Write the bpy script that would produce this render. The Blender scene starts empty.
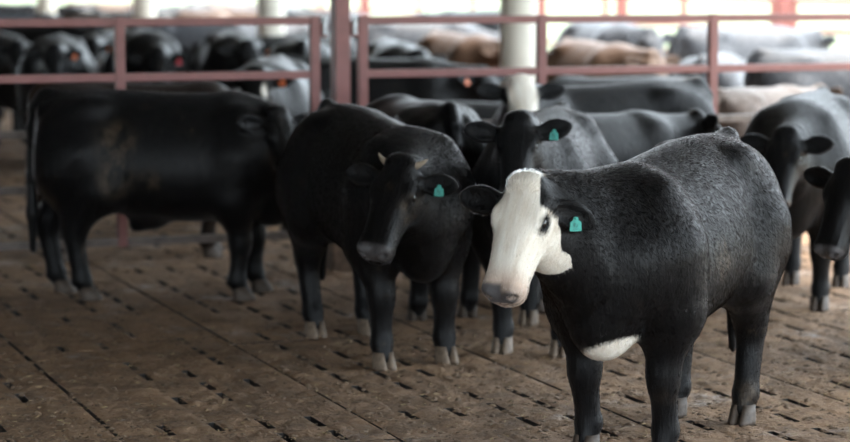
import bpy, bmesh, math, random
import numpy as np
from mathutils import Vector, Matrix, noise as mnoise

S = bpy.context.scene
COL = S.collection
R_ = math.radians

# ------------------------------------------------------------------ camera, sky, light, exposure
FPX, HC, PITCH = 2300.0, 1.9, math.atan(246 / 2300.0)
cam_d = bpy.data.cameras.new('camera'); cam = bpy.data.objects.new('camera', cam_d); COL.objects.link(cam)
cam_d.sensor_width = 36.0; cam_d.lens = 36.0 * FPX / 850.0
cam.location = (0, 0, HC); cam.rotation_euler = (math.pi / 2 - PITCH, 0, 0)
cam_d.clip_end = 600
cam_d.dof.use_dof = True; cam_d.dof.focus_distance = 9.15; cam_d.dof.aperture_fstop = 1.8
S.camera = cam

W = bpy.data.worlds.new('overcast_sky'); S.world = W; W.use_nodes = True
wn = W.node_tree.nodes; bg = wn['Background']
bg.inputs[0].default_value = (0.80, 0.91, 1.0, 1); bg.inputs[1].default_value = 3.8
sun_d = bpy.data.lights.new('sun', 'SUN'); sun_d.energy = 9.0; sun_d.angle = R_(25); sun_d.color = (1, .95, .88)
sun = bpy.data.objects.new('sun', sun_d); COL.objects.link(sun)
sun.rotation_euler = Vector((-.35, -.25, -1)).to_track_quat('-Z', 'Y').to_euler()
S.view_settings.view_transform = 'Standard'; S.view_settings.look = 'None'
S.view_settings.gamma = 1.0; S.view_settings.use_curve_mapping = False
S.view_settings.exposure = 0.92

BA = R_(20.0)                                   # the shed's axis, turned from the view axis
UX, UY = -math.sin(BA), math.cos(BA)            # along the shed
VX, VY = math.cos(BA), math.sin(BA)             # across the shed, to its open side
def uv(u, v, z=0.0): return Vector((u * UX + v * VX, u * UY + v * VY, z))
def gp(px, py):                                 # ground point seen at a photo pixel
    a = math.atan((py - 221) / FPX) + PITCH
    y = HC / math.tan(a)
    dz = y * math.cos(PITCH) + HC * math.sin(PITCH)
    return Vector(((px - 425) * dz / FPX, y, 0))

# ------------------------------------------------------------------ materials
def new_mat(name):
    m = bpy.data.materials.new(name); m.use_nodes = True
    nt = m.node_tree; b = nt.nodes['Principled BSDF']
    return m, nt, b
def N(nt, t, **kw):
    n = nt.nodes.new(t)
    for k, v in kw.items(): setattr(n, k, v)
    return n
def L(nt, a, b): nt.links.new(a, b)
def noise(nt, vec, scale, detail=4.0, rough=.55):
    n = N(nt, 'ShaderNodeTexNoise'); n.inputs['Scale'].default_value = scale
    n.inputs['Detail'].default_value = detail; n.inputs['Roughness'].default_value = rough
    if vec is not None: L(nt, vec, n.inputs['Vector'])
    return n.outputs['Fac']
def ramp(nt, fac, stops):
    r = N(nt, 'ShaderNodeValToRGB'); e = r.color_ramp.elements
    while len(e) < len(stops): e.new(.5)
    for i, (p, c) in enumerate(stops):
        e[i].position = p; e[i].color = (c, c, c, 1) if isinstance(c, (int, float)) else (*c, 1)
    L(nt, fac, r.inputs[0]); return r.outputs[0]
def mix(nt, fac, a, b, bt='MIX'):
    m = N(nt, 'ShaderNodeMix', data_type='RGBA', blend_type=bt)
    for i, x in ((0, fac), (6, a), (7, b)):
        if isinstance(x, (int, float)): m.inputs[i].default_value = x
        elif isinstance(x, tuple): m.inputs[i].default_value = (*x, 1)
        else: L(nt, x, m.inputs[i])
    return m.outputs[2]
def math_n(nt, op, a, b=None, c=None):
    m = N(nt, 'ShaderNodeMath', operation=op)
    for i, x in enumerate((a, b, c)):
        if x is None: continue
        if isinstance(x, (int, float)): m.inputs[i].default_value = x
        else: L(nt, x, m.inputs[i])
    return m.outputs[0]
def bump(nt, h, strength, dist, prev=None):
    b = N(nt, 'ShaderNodeBump'); b.inputs['Strength'].default_value = strength; b.inputs['Distance'].default_value = dist
    L(nt, h, b.inputs['Height'])
    if prev is not None: L(nt, prev, b.inputs['Normal'])
    return b.outputs[0]
def attr(nt, name):
    a = N(nt, 'ShaderNodeAttribute'); a.attribute_name = name; return a
def mapping(nt, vec, scale):
    m = N(nt, 'ShaderNodeMapping'); m.inputs['Scale'].default_value = scale; L(nt, vec, m.inputs['Vector']); return m.outputs[0]

def coat(name, base, base2, rough=.40, mud=.5, sheen=.03, fine=True):
    m, nt, b = new_mat(name)
    fv = attr(nt, 'furco').outputs['Vector']; pos = N(nt, 'ShaderNodeNewGeometry').outputs['Position']
    strands = noise(nt, mapping(nt, fv, (150, 150, 13)), 1.0, 3.0, .6)
    locks = noise(nt, mapping(nt, fv, (38, 38, 6)), 1.0, 3.0, .6)
    blot = noise(nt, fv, 3.2, 3.0)
    c = mix(nt, ramp(nt, locks, [(.35, 0.0), (.7, 1.0)]), base, base2)
    mudn = noise(nt, fv, 9.0, 6.0, .7)
    mm = math_n(nt, 'MULTIPLY', ramp(nt, mudn, [(.60, 0.0), (.72, 1.0)]), ramp(nt, blot, [(.5, 0.0), (.62, 1.0)]))
    c = mix(nt, math_n(nt, 'MULTIPLY', mm, mud), c, (.13, .09, .055))
    dirt = math_n(nt, 'MULTIPLY', attr(nt, 'mudf').outputs['Fac'], ramp(nt, noise(nt, mapping(nt, fv, (14, 14, 9)), 1.0, 8.0, .8), [(.44, 0.0), (.66, 1.0)]))
    c = mix(nt, dirt, c, (.085, .06, .038))
    wh = attr(nt, 'white').outputs['Fac']
    whn = math_n(nt, 'ADD', wh, math_n(nt, 'MULTIPLY', math_n(nt, 'SUBTRACT', strands, .5), .035))
    whm = ramp(nt, math_n(nt, 'ADD', math_n(nt, 'MULTIPLY', whn, 12.0), .5), [(.38, 0.0), (.62, 1.0)])
    wcol = mix(nt, ramp(nt, locks, [(.3, 0.0), (.75, 1.0)]), (.66, .58, .48), (.80, .76, .69))
    wcol = mix(nt, attr(nt, 'pink').outputs['Fac'], wcol, (.42, .27, .20))
    c = mix(nt, whm, c, wcol)
    ns = attr(nt, 'nose').outputs['Fac']
    c = mix(nt, ns, c, (.075, .07, .072))
    L(nt, c, b.inputs['Base Color'])
    rr = math_n(nt, 'ADD', math_n(nt, 'MULTIPLY', strands, .28), rough - .14)
    rr = math_n(nt, 'ADD', rr, math_n(nt, 'MULTIPLY', whm, .2))
    rr = math_n(nt, 'SUBTRACT', rr, math_n(nt, 'MULTIPLY', ns, .15))
    L(nt, rr, b.inputs['Roughness'])
    b.inputs['Specular IOR Level'].default_value = .17
    b.inputs['Sheen Weight'].default_value = sheen; b.inputs['Sheen Roughness'].default_value = .45
    b.inputs['Sheen Tint'].default_value = (.8, .88, 1, 1)
    n1 = bump(nt, locks, .5, .010)
    n2 = bump(nt, strands, .5, .006, n1)
    L(nt, n2, b.inputs['Normal'])
    return m
M = {}
M['black'] = coat('black_coat', (.0028, .0028, .0034), (.0075, .007, .007))
M['black_dusty'] = coat('black_dusty_coat', (.0028, .0028, .0034), (.007, .0065, .0065), mud=.75)
M['charcoal'] = coat('charcoal_coat', (.0045, .0045, .0055), (.012, .012, .0125), rough=.43)
M['grey'] = coat('hazed_grey_coat', (.035, .036, .041), (.075, .076, .083), rough=.5, sheen=.1)  # backlit sheen and haze of the far cattle put into the coat colour
M['brown'] = coat('dark_brown_coat', (.010, .006, .004), (.030, .018, .012), rough=.5)
M['taupe'] = coat('taupe_coat', (.06, .045, .038), (.12, .09, .075), rough=.5)
M['tan'] = coat('tan_brown_coat', (.06, .034, .022), (.14, .082, .054), rough=.5)

def flat(name, col, rough=.5, metal=0.0, n_scale=0, var=.25, b_str=0):
    m, nt, b = new_mat(name)
    b.inputs['Roughness'].default_value = rough; b.inputs['Metallic'].default_value = metal
    if n_scale:
        p = N(nt, 'ShaderNodeTexCoord').outputs['Object']; f = noise(nt, p, n_scale, 5.0, .6)
        L(nt, mix(nt, ramp(nt, f, [(.3, 0.0), (.7, 1.0)]), tuple(x * (1 - var) for x in col), tuple(min(1, x * (1 + var)) for x in col)), b.inputs['Base Color'])
        if b_str: L(nt, bump(nt, f, b_str, .01), b.inputs['Normal'])
    else: b.inputs['Base Color'].default_value = (*col, 1)
    return m
M['eye'] = flat('dark_eye', (.006, .005, .005), .06)
M['hoof'] = flat('pale_brown_hoof', (.17, .125, .09), .55, n_scale=30, var=.45, b_str=.3)
M['hoof_dark'] = flat('dark_hoof', (.06, .042, .03), .6, n_scale=30, var=.45, b_str=.3)
M['horn'] = flat('pale_horn', (.27, .215, .155), .5, n_scale=25)
M['tag_green'] = flat('teal_tag_plastic', (.045, .36, .30), .4, n_scale=60, var=.2)
M['tag_orange'] = flat('orange_tag_plastic', (.62, .15, .05), .4)
M['tag_red'] = flat('red_tag_plastic', (.62, .04, .06), .4)
M['tag_print'] = flat('tag_print_ink', (.02, .12, .11), .5)

def paint_mat(name, col):
    m, nt, b = new_mat(name)
    p = N(nt, 'ShaderNodeNewGeometry').outputs['Position']
    f = noise(nt, p, 9, 6, .65); g = noise(nt, p, 60, 4, .6)
    c = mix(nt, ramp(nt, f, [(.35, 0.0), (.7, 1.0)]), tuple(x * .8 for x in col), col)
    c = mix(nt, ramp(nt, g, [(.62, 0.0), (.72, .8)]), c, (.16, .105, .085))
    L(nt, c, b.inputs['Base Color']); b.inputs['Roughness'].default_value = .5
    L(nt, bump(nt, g, .25, .004), b.inputs['Normal'])
    return m
M['red'] = paint_mat('red_oxide_paint', (.23, .085, .075))
M['red_far'] = paint_mat('paler_red_paint', (.36, .12, .10))  # even red, paler than the pen fence
M['steel'] = flat('bare_brown_steel', (.115, .09, .078), .5, .2, n_scale=12, var=.4)
M['galv'] = flat('galvanised_bracket', (.42, .43, .44), .45, .6, n_scale=40)
M['column'] = flat('cream_painted_column', (.66, .63, .55), .6, n_scale=4, var=.12, b_str=.05)

def mud_floor(name, wet=True):
    m, nt, b = new_mat(name)
    p = N(nt, 'ShaderNodeNewGeometry').outputs['Position']
    big = noise(nt, p, .55, 4, .6); mid = noise(nt, p, 4.5, 6, .65); fine = noise(nt, p, 38, 6, .7); grit = noise(nt, p, 160, 3, .6)
    c = mix(nt, ramp(nt, mid, [(.36, 0.0), (.62, 1.0)]), (.10, .054, .028), (.43, .255, .145))
    c = mix(nt, ramp(nt, fine, [(.35, .0), (.75, .75)]), c, (.52, .345, .21))
    c = mix(nt, ramp(nt, big, [(.35, .55), (.65, 0.0)]), c, (.13, .074, .040))
    c = mix(nt, ramp(nt, fine, [(.28, .7), (.42, 0.0)]), c, (.035, .023, .016))
    c = mix(nt, ramp(nt, grit, [(.70, 0.0), (.76, .55)]), c, (.42, .34, .23))
    L(nt, c, b.inputs['Base Color'])
    wetn = noise(nt, p, 2.1, 5, .65)
    if wet: L(nt, ramp(nt, wetn, [(.34, .30), (.46, .85)]), b.inputs['Roughness'])
    else: b.inputs['Roughness'].default_value = .85
    n1 = bump(nt, mid, .8, .07); n2 = bump(nt, fine, .9, .025, n1); n3 = bump(nt, grit, .4, .003, n2)
    L(nt, n3, b.inputs['Normal'])
    return m
M['mud'] = mud_floor('mud_crusted_concrete')
M['mud_dry'] = mud_floor('dry_dirt_concrete', False)
M['clod'] = flat('dung_clod', (.15, .098, .062), .8, n_scale=40, var=.5)
M['straw'] = flat('straw', (.50, .37, .19), .7)
M['pit'] = flat('dark_slurry', (.012, .009, .007), .6)
def grass_mat():
    m, nt, b = new_mat('pale_grass')
    p = N(nt, 'ShaderNodeNewGeometry').outputs['Position']
    f = noise(nt, p, .25, 5, .6); g = noise(nt, p, 14, 4, .7)
    c = mix(nt, ramp(nt, f, [(.35, 0.0), (.65, 1.0)]), (.10, .14, .065), (.15, .175, .10))
    c = mix(nt, ramp(nt, g, [(.4, .0), (.8, .6)]), c, (.17, .18, .12))
    L(nt, c, b.inputs['Base Color']); b.inputs['Roughness'].default_value = .9
    L(nt, bump(nt, g, .8, .05), b.inputs['Normal'])
    return m
M['grass'] = grass_mat()
M['apron'] = flat('pale_concrete_apron', (.50, .46, .40), .85, n_scale=1.5, var=.15)
M['roof'] = flat('galvanised_roof_sheet', (.20, .205, .21), .5, .0, n_scale=2)

# ------------------------------------------------------------------ object helpers
def link(name, me, mat=None, parent=None):
    o = bpy.data.objects.new(name, me); COL.objects.link(o)
    if mat is not None and not me.materials: me.materials.append(mat)
    if parent is not None: o.parent = parent
    return o
def empty(name, loc, rz=0.0):
    o = bpy.data.objects.new(name, None); COL.objects.link(o)
    o.location = loc; o.rotation_euler = (0, 0, rz); o.empty_display_size = .2
    return o
def tag(o, label, cat, group=None):
    o['label'] = label; o['category'] = cat
    if group: o['group'] = group
def struct(o, label=None, cat=None):
    o['kind'] = 'structure'
    if label: o['label'] = label
    if cat: o['category'] = cat
    return o
def bm_mesh(name, bm, smooth=False):
    me = bpy.data.meshes.new(name); bm.to_mesh(me); bm.free()
    if smooth: me.polygons.foreach_set('use_smooth', [True] * len(me.polygons))
    return me
def box_mesh(name, sx, sy, sz, bev=0.0, off=(0, 0, 0)):
    bm = bmesh.new(); bmesh.ops.create_cube(bm, size=1.0)
    bmesh.ops.scale(bm, vec=(sx, sy, sz), verts=bm.verts); bmesh.ops.translate(bm, vec=off, verts=bm.verts)
    if bev: bmesh.ops.bevel(bm, geom=bm.edges[:], offset=bev, segments=2, affect='EDGES', profile=.7)
    return bm_mesh(name, bm)

# ------------------------------------------------------------------ the setting: floor, pit, apron, field, roof, columns
rng = random.Random(5)
PW, NS, PITCH_S, SL, SW = 1.075, 4, .325, .25, .036       # panel width, slot lines, slot pitch, slot length and width
NROW = 8; PL = PITCH_S * NROW; TH = .12; JG = .016
def panel_mesh(name, skip, seed):
    r = random.Random(seed)
    ys = [0.0]; step = PW / (NS + 1)
    xs_lines = [step * (i + 1) - JG / 2 for i in range(NS)]
    W0 = PW - JG
    verts, faces = [], []
    def V(x, y, z): verts.append((x, y, z)); return len(verts) - 1
    def quad(a, b, c, d): faces.append((a, b, c, d))
    def top(x0, x1, y0, y1):
        if x1 - x0 < 1e-5 or y1 - y0 < 1e-5: return
        a = V(x0, y0, 0); b = V(x1, y0, 0); c = V(x1, y1, 0); d = V(x0, y1, 0); quad(a, b, c, d)
    # strips between the slot lines, and the line strips cut at the slots
    xb = [0.0]
    for x in xs_lines: xb += [x - SW / 2, x + SW / 2]
    xb.append(W0)
    so = Vector((seed * 7.3, seed * 3.1, 0))
    for i in range(0, len(xb) - 1, 2):                     # trodden mud makes every strip uneven
        x0, x1 = xb[i], xb[i + 1]; nx = max(2, int((x1 - x0) / .022)); ny = 118; base = len(verts); y1 = PL - .002
        for b_ in range(ny + 1):
            for a in range(nx + 1):
                x = x0 + (x1 - x0) * a / nx; y = y1 * b_ / ny; e = min(x - x0, x1 - x, y, y1 - y) / .022; e = max(0, min(1, e))
                p = Vector((x, y, 0)) + so
                z = .010 * mnoise.noise(p * 7) + .009 * mnoise.noise(p * 19) + .006 * mnoise.noise(p * 43)
                verts.append((x, y, (z + .004) * e))
        for b_ in range(ny):
            for a in range(nx):
                q = base + b_ * (nx + 1) + a; faces.append((q, q + 1, q + nx + 2, q + nx + 1))
    for li, x in enumerate(xs_lines):
        x0, x1 = x - SW / 2, x + SW / 2; y = 0.0
        for k in range(NROW):
            if (li, k) in skip: continue
            j = r.uniform(-.015, .015); a = PITCH_S * k + (PITCH_S - SL) / 2 + j + r.uniform(0, .045); e = PITCH_S * k + (PITCH_S + SL) / 2 + j - r.uniform(0, .045)
            top(x0, x1, y, a)
            c = .012                                       # worn edge: the hole narrows as it goes down
            q = [V(x0, a, 0), V(x1, a, 0), V(x1, e, 0), V(x0, e, 0)]
            w = [V(x0 + .006, a + c, -TH), V(x1 - .006, a + c, -TH), V(x1 - .006, e - c, -TH), V(x0 + .006, e - c, -TH)]
            for t in range(4): quad(q[(t + 1) % 4], q[t], w[t], w[(t + 1) % 4])
            y = e
        top(x0, x1, y, PL - .002)
    # outer sides
    P = [(0, 0), (W0, 0), (W0, PL - .002), (0, PL - .002)]
    a = [V(x, y, 0) for x, y in P]; b = [V(x, y, -TH) for x, y in P]
    for t in range(4): quad(a[t], a[(t + 1) % 4], b[(t + 1) % 4], b[t]) if False else quad(a[(t + 1) % 4], a[t], b[t], b[(t + 1) % 4])
    me = bpy.data.meshes.new(name); me.from_pydata(verts, [], faces); me.validate(); me.update()
    me.materials.append(M['mud']); me.materials.append(M['pit'])
    zs_ = [min(verts[i][2] for i in p.vertices) for p in me.polygons]
    me.polygons.foreach_set('material_index', [1 if z < -.05 else 0 for z in zs_])
    me.polygons.foreach_set('use_smooth', [z > -.05 for z in zs_])
    return me
floor = empty('floor', (0, 0, 0)); struct(floor, 'muddy slotted concrete floor of the cattle pen', 'floor')
variants = []
for i in range(6):
    r = random.Random(40 + i)
    skip = {(a, k) for a in range(NS) for k in range(NROW) if r.random() < .34}
    variants.append(panel_mesh('floor_panel', skip, 70 + i))
V0, V1, U0, U1 = -8 * PW, 9 * PW, 3.6, 3.6 + 9 * PL
vjoint = -0.13
for i in range(17):
    for j in range(9):
        v0 = V0 + i * PW + vjoint; u0 = U0 + j * PL
        o = link('floor_panel', variants[rng.randrange(6)], None, floor)
        # local x runs across the shed (v), local y along it (u)
        o.location = uv(u0, v0, rng.uniform(-.004, .004)); o.rotation_euler = (0, 0, BA)
def slab(name, u0, u1, v0, v1, z0, z1, mat):
    me = box_mesh(name, v1 - v0, u1 - u0, z1 - z0)
    o = link(name, me, mat); o.location = uv((u0 + u1) / 2, (v0 + v1) / 2, (z0 + z1) / 2); o.rotation_euler = (0, 0, BA)
    return o
vl, vr = V0 + vjoint, V1 + vjoint
struct(slab('floor_pit', U0, U1, vl, vr, -1.0, -.5, M['pit']), 'dark slurry pit beneath the floor slots', 'pit')
struct(slab('floor_passage', -14, U0, -18, vr, -1, 0, M['mud_dry']), 'dirt-covered concrete passage before the pen', 'floor')
struct(slab('floor_alley', U0, 70, -18, vl, -1, 0, M['mud_dry']), 'dirt-covered concrete alley beside the pen', 'floor')
struct(slab('floor_back', U1, 70, vl, vr, -1, 0, M['mud_dry']), 'dirt-covered concrete at the far end of the shed', 'floor')
struct(slab('floor_apron', -14, 70, vr, 13.2, -1, 0, M['apron']), 'pale concrete yard beside the shed', 'yard')
fld = link('ground', box_mesh('ground', 600, 600, .1), M['grass']); fld.location = (0, 150, -1.06)
struct(slab('ground_pasture', -60, 400, 13.2, 300, -1, -.02, M['grass']), 'pale green pasture beyond the yard fence', 'pasture')
struct(slab('ground_meadow', 70, 400, -200, 13.2, -1, -.03, M['grass']), 'pale green meadow past the end of the shed', 'pasture')
struct(fld, 'flat green land around the shed', 'ground')

# roof: corrugated sheets over the shed, carried by the row of columns
def roof_mesh(w, l, pitch=.25, amp=.03):
    n = int(w / pitch) * 4; vs, fs = [], []
    for i in range(n + 1):
        x = -w / 2 + w * i / n; z = amp * math.sin(2 * math.pi * i / 4)
        vs += [(x, -l / 2, z), (x, l / 2, z), (x, -l / 2, z + .06), (x, l / 2, z + .06)]
    for i in range(n):
        a = 4 * i; b = a + 4
        fs += [(a, a + 1, b + 1, b), (a + 2, b + 2, b + 3, a + 3)]
    me = bpy.data.meshes.new('ceiling'); me.from_pydata(vs, [], fs); me.update(); return me
RU0, RU1, RV0, RV1, RZ = -5.0, 66, -18, 9.4, 4.3
rf = link('ceiling', roof_mesh(RU1 - RU0, RV1 - RV0), M['roof'])
rf.location = uv((RU0 + RU1) / 2, (RV0 + RV1) / 2, RZ); rf.rotation_euler = (0, 0, BA + math.pi / 2)
struct(rf, 'corrugated metal roof over the shed', 'roof')
wl = slab('wall_unseen', RU0, RU1, RV0, RV0 + .12, 0, RZ, M['roof']); struct(wl, 'unseen metal wall added along one side of the shed to darken the floor', 'wall')  # wall out of view, added to darken this side of the pen
def column_mesh():
    bm = bmesh.new()
    prof = [(.235, 0), (.235, .10), (.17, .14), (.165, .2), (.165, 4.1), (.22, 4.13), (.22, 4.26)]
    rings = []
    for r, z in prof:
        rings.append([bm.verts.new((r * math.cos(2 * math.pi * k / 28), r * math.sin(2 * math.pi * k / 28), z)) for k in range(28)])
    for a, b in zip(rings, rings[1:]):
        for k in range(28): bm.faces.new((a[k], a[(k + 1) % 28], b[(k + 1) % 28], b[k]))
    bm.faces.new(rings[-1]); bm.faces.new(rings[0][::-1])
    return bm_mesh('column', bm, True)
cme = column_mesh()
for k, (u, lab) in enumerate([(18.5, 'thick cream round column behind the white-blazed cow'), (26.0, 'cream round column beside the red fence post'),
                              (32.5, 'cream round column among the far cattle, between the second and the slender one'), (40.0, 'slender distant cream column furthest down the shed'),
                              (11.3, 'cream round column outside the view by the open side'), (4.0, 'cream round column at the near corner of the shed')][:4]):
    o = link('column', cme, M['column']); o.location = uv(u, 7.6 + (0 if k < 1 else -.05)); tag(o, lab, 'column', 'columns along the open side')

# ------------------------------------------------------------------ fences
FA = R_(19.9); F0 = Vector((-2.59 * 1.005, 14.02, 0)); FD = Vector((math.cos(FA), math.sin(FA), 0))
def fpar(px):                                    # distance along the fence seen at a photo column
    k = (px - 425) / FPX
    c, s = math.cos(PITCH), math.sin(PITCH)      # x = k * (y*c + h*s), at the ground plane
    return (k * (F0.y * c + HC * s * .35) - F0.x) / (FD.x - k * FD.y * c)
RAILS = [1.61, 1.268, .926, .584, .242]
def tube(name, parent, L_, w, h, mat, loc, rot=(0, 0, 0), bev=.006):
    me = box_mesh(name, L_, w, h, bev); o = link(name, me, mat, parent); o.location = loc; o.rotation_euler = rot; return o
def fence_panel(name, t0, t1, ups, label, rails=RAILS, origin=F0, ang=FA, mat='red', w=.045, uw=.06, group=None):
    d = Vector((math.cos(ang), math.sin(ang), 0))
    root = empty(name, origin + d * t0, ang); Ln = t1 - t0
    for k, z in enumerate(rails): tube('rail', root, Ln, w, w + .005, M[mat if k < 2 or mat != 'red' else 'steel'], (Ln / 2, 0, z))
    for t in ups:
        u = link('upright', box_mesh('upright', uw, w + .012, rails[0] - rails[-1] + .06, .006), M[mat], root); u.location = (t - t0, -.002, (rails[0] + rails[-1]) / 2)
    tag(root, label, 'fence', group)
    return root
tp = fpar(341)
post = empty('fence_post', F0 + FD * tp, FA)
b = link('web', box_mesh('web', .085, .075, 3.95, .004), M['red'], post); b.location = (.008, 0, 2.17)
b = link('flange', box_mesh('flange', .018, .12, 3.95, .003), M['red'], post); b.location = (-.046, -.012, 2.17)
b = link('plinth', box_mesh('plinth', .17, .17, .20, .012), flat('rusty_stub', (.12, .075, .05), .8, n_scale=18, var=.5, b_str=.4), post); b.location = (0, 0, .098)
tag(post, 'tall red steel post between the two fence panels', 'post')
fl0, fl1 = fpar(-150), fpar(319)
fr0, fr1 = fpar(358), fpar(1010)
pl_ = fence_panel('fence', fl0, fl1, [fpar(-70), fpar(120), fl1 - .03], 'red five-rail fence panel behind the side-on black bull')
pr_ = fence_panel('fence', fr0, fr1, [fr0 + .03, fpar(541), fpar(712), fpar(880)], 'red five-rail fence panel behind the white-blazed cow')
for root, x in ((pl_, fl1 - fl0 + .03), (pr_, -.03)):
    for z in (1.55, .45):
        h = link('hinge', box_mesh('hinge', .05, .06, .09, .008), M['red'], root); h.location = (x, 0, z)
        c = link('bolt', box_mesh('bolt', .025, .03, .12, .006), M['galv'], h); c.location = (0, -.03, .03)
# yard fence along the open side
def yard_fence(u0, u1, v, label, posts, name='fence'):
    o = uv(u0, v); root = fence_panel(name, 0, u1 - u0, posts, label, origin=o, ang=BA + math.pi / 2, mat='red_far', w=.05, uw=.07, group='yard fence panels')
    return root
yard_fence(20.2, 23.6, 13.1, 'paler red yard fence panel beside the gap in the yard fence', [.04, 1.7, 3.36])
yard_fence(24.0, 31.0, 13.1, 'long paler red yard fence panel behind the grey cow with raised head', [.04, 2.4, 4.8, 6.96])
yard_fence(31.3, 39.0, 13.1, 'paler red yard fence panel behind the thick cream column', [.04, 2.5, 5.0, 7.66])
yard_fence(39.3, 50.0, 13.1, 'most distant paler red yard fence panel', [.04, 2.5, 5.0, 7.5, 10.6])
for u, lab in ((23.8, 'paler red post at the gap of the yard fence'), (28.0, 'tall paler red post behind the grey cow'), (31.15, 'paler red post behind the thick column'), (39.15, 'paler red post far down the yard fence')):
    p = link('yard_post', box_mesh('yard_post', .13, .13, 2.6, .01), M['red_far']); p.location = uv(u, 12.98 if u == 28.0 else 13.1, 1.3); p.rotation_euler = (0, 0, BA); tag(p, lab, 'post', 'yard fence posts')

# ------------------------------------------------------------------ cattle: one smooth surface grown from a signed distance field
def smooth_tab(xs, ys, n=240, sig=5):
    t = np.linspace(xs[0], xs[-1], n); y = np.interp(t, xs, ys)
    k = np.exp(-.5 * (np.arange(-12, 13) / sig) ** 2); k /= k.sum()
    yp = np.pad(y, 12, mode='reflect', reflect_type='odd'); return t, np.convolve(yp, k, 'valid')
class Field:
    def __init__(self): self.p = []
    def add(self, f, lo, hi, k=.04, op=1): self.p.append((f, np.array(lo) - k - .09, np.array(hi) + k + .09, k, op))
    def cone(self, a, b, ra, rb, k=.04, op=1):
        a = np.array(a, float); b = np.array(b, float); d = b - a; L2 = float(d @ d) + 1e-9
        def f(X, Y, Z):
            t = np.clip(((X - a[0]) * d[0] + (Y - a[1]) * d[1] + (Z - a[2]) * d[2]) / L2, 0, 1)
            return np.sqrt((X - a[0] - t * d[0]) ** 2 + (Y - a[1] - t * d[1]) ** 2 + (Z - a[2] - t * d[2]) ** 2) - (ra + (rb - ra) * t)
        r = max(ra, rb); self.add(f, np.minimum(a, b) - r, np.maximum(a, b) + r, k, op)
    def ell(self, c, r, k=.04, op=1, R=None):
        c = np.array(c, float); r = np.array(r, float); Rm = np.eye(3) if R is None else np.array(R, float)   # rows: axes
        def f(X, Y, Z):
            x, y, z = X - c[0], Y - c[1], Z - c[2]
            q = [(Rm[i, 0] * x + Rm[i, 1] * y + Rm[i, 2] * z) for i in range(3)]
            k0 = np.sqrt(sum((q[i] / r[i]) ** 2 for i in range(3))); k1 = np.sqrt(sum((q[i] / r[i] ** 2) ** 2 for i in range(3))) + 1e-9
            return k0 * (k0 - 1) / k1
        e = np.sqrt(((Rm.T * r) ** 2).sum(1)); self.add(f, c - e, c + e, k, op)
    def loft(self, O, R, tab, n=2.3, egg=0.0, k=.05):
        O = np.array(O, float); Rm = np.array(R, float)
        xs = tab[0]; T = [smooth_tab(xs, tab[i]) for i in (1, 2, 3)]
        def f(X, Y, Z):
            x, y, z = X - O[0], Y - O[1], Z - O[2]
            u = Rm[0, 0] * x + Rm[0, 1] * y + Rm[0, 2] * z; v = Rm[1, 0] * x + Rm[1, 1] * y + Rm[1, 2] * z; w = Rm[2, 0] * x + Rm[2, 1] * y + Rm[2, 2] * z
            tp_ = np.interp(u, *T[0]); bt = np.interp(u, *T[1]); hw = np.maximum(np.interp(u, *T[2]), .01)
            hh = np.maximum((tp_ - bt) / 2, .01); ze = (w - (tp_ + bt) / 2) / hh
            we = hw * np.clip(1 - egg * ze, .4, 1.6)
            q = (np.abs(v / we) ** n + np.abs(ze) ** n) ** (1 / n)
            d = (q - 1) * np.minimum(hw, hh) * .9
            return np.maximum(d, np.maximum(xs[0] - u, u - xs[-1]))
        pts = []
        for i in range(len(xs)):
            for sy in (-1, 1):
                for zz in (tab[1][i], tab[2][i]): pts.append(O + xs[i] * Rm[0] + sy * 1.15 * tab[3][i] * Rm[1] + zz * Rm[2])
        pts = np.array(pts); self.add(f, pts.min(0), pts.max(0), k)
    def grid(self, xs, ys, zs):
        D = np.full((len(xs), len(ys), len(zs)), 1.0, np.float32)
        for f, lo, hi, k, op in self.p:
            sl = []
            for ax, g in enumerate((xs, ys, zs)):
                sl.append(slice(max(0, np.searchsorted(g, lo[ax]) - 1), min(len(g), np.searchsorted(g, hi[ax]) + 1)))
            if any(s.stop <= s.start for s in sl): continue
            d = f(xs[sl[0]][:, None, None], ys[sl[1]][None, :, None], zs[sl[2]][None, None, :]); A = D[tuple(sl)]
            if op > 0: h = np.maximum(k - np.abs(A - d), 0) / k; D[tuple(sl)] = np.minimum(A, d) - h * h * k * .25
            else: h = np.maximum(k - np.abs(A + d), 0) / k; D[tuple(sl)] = np.maximum(A, -d) + h * h * k * .25
        return D
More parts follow.
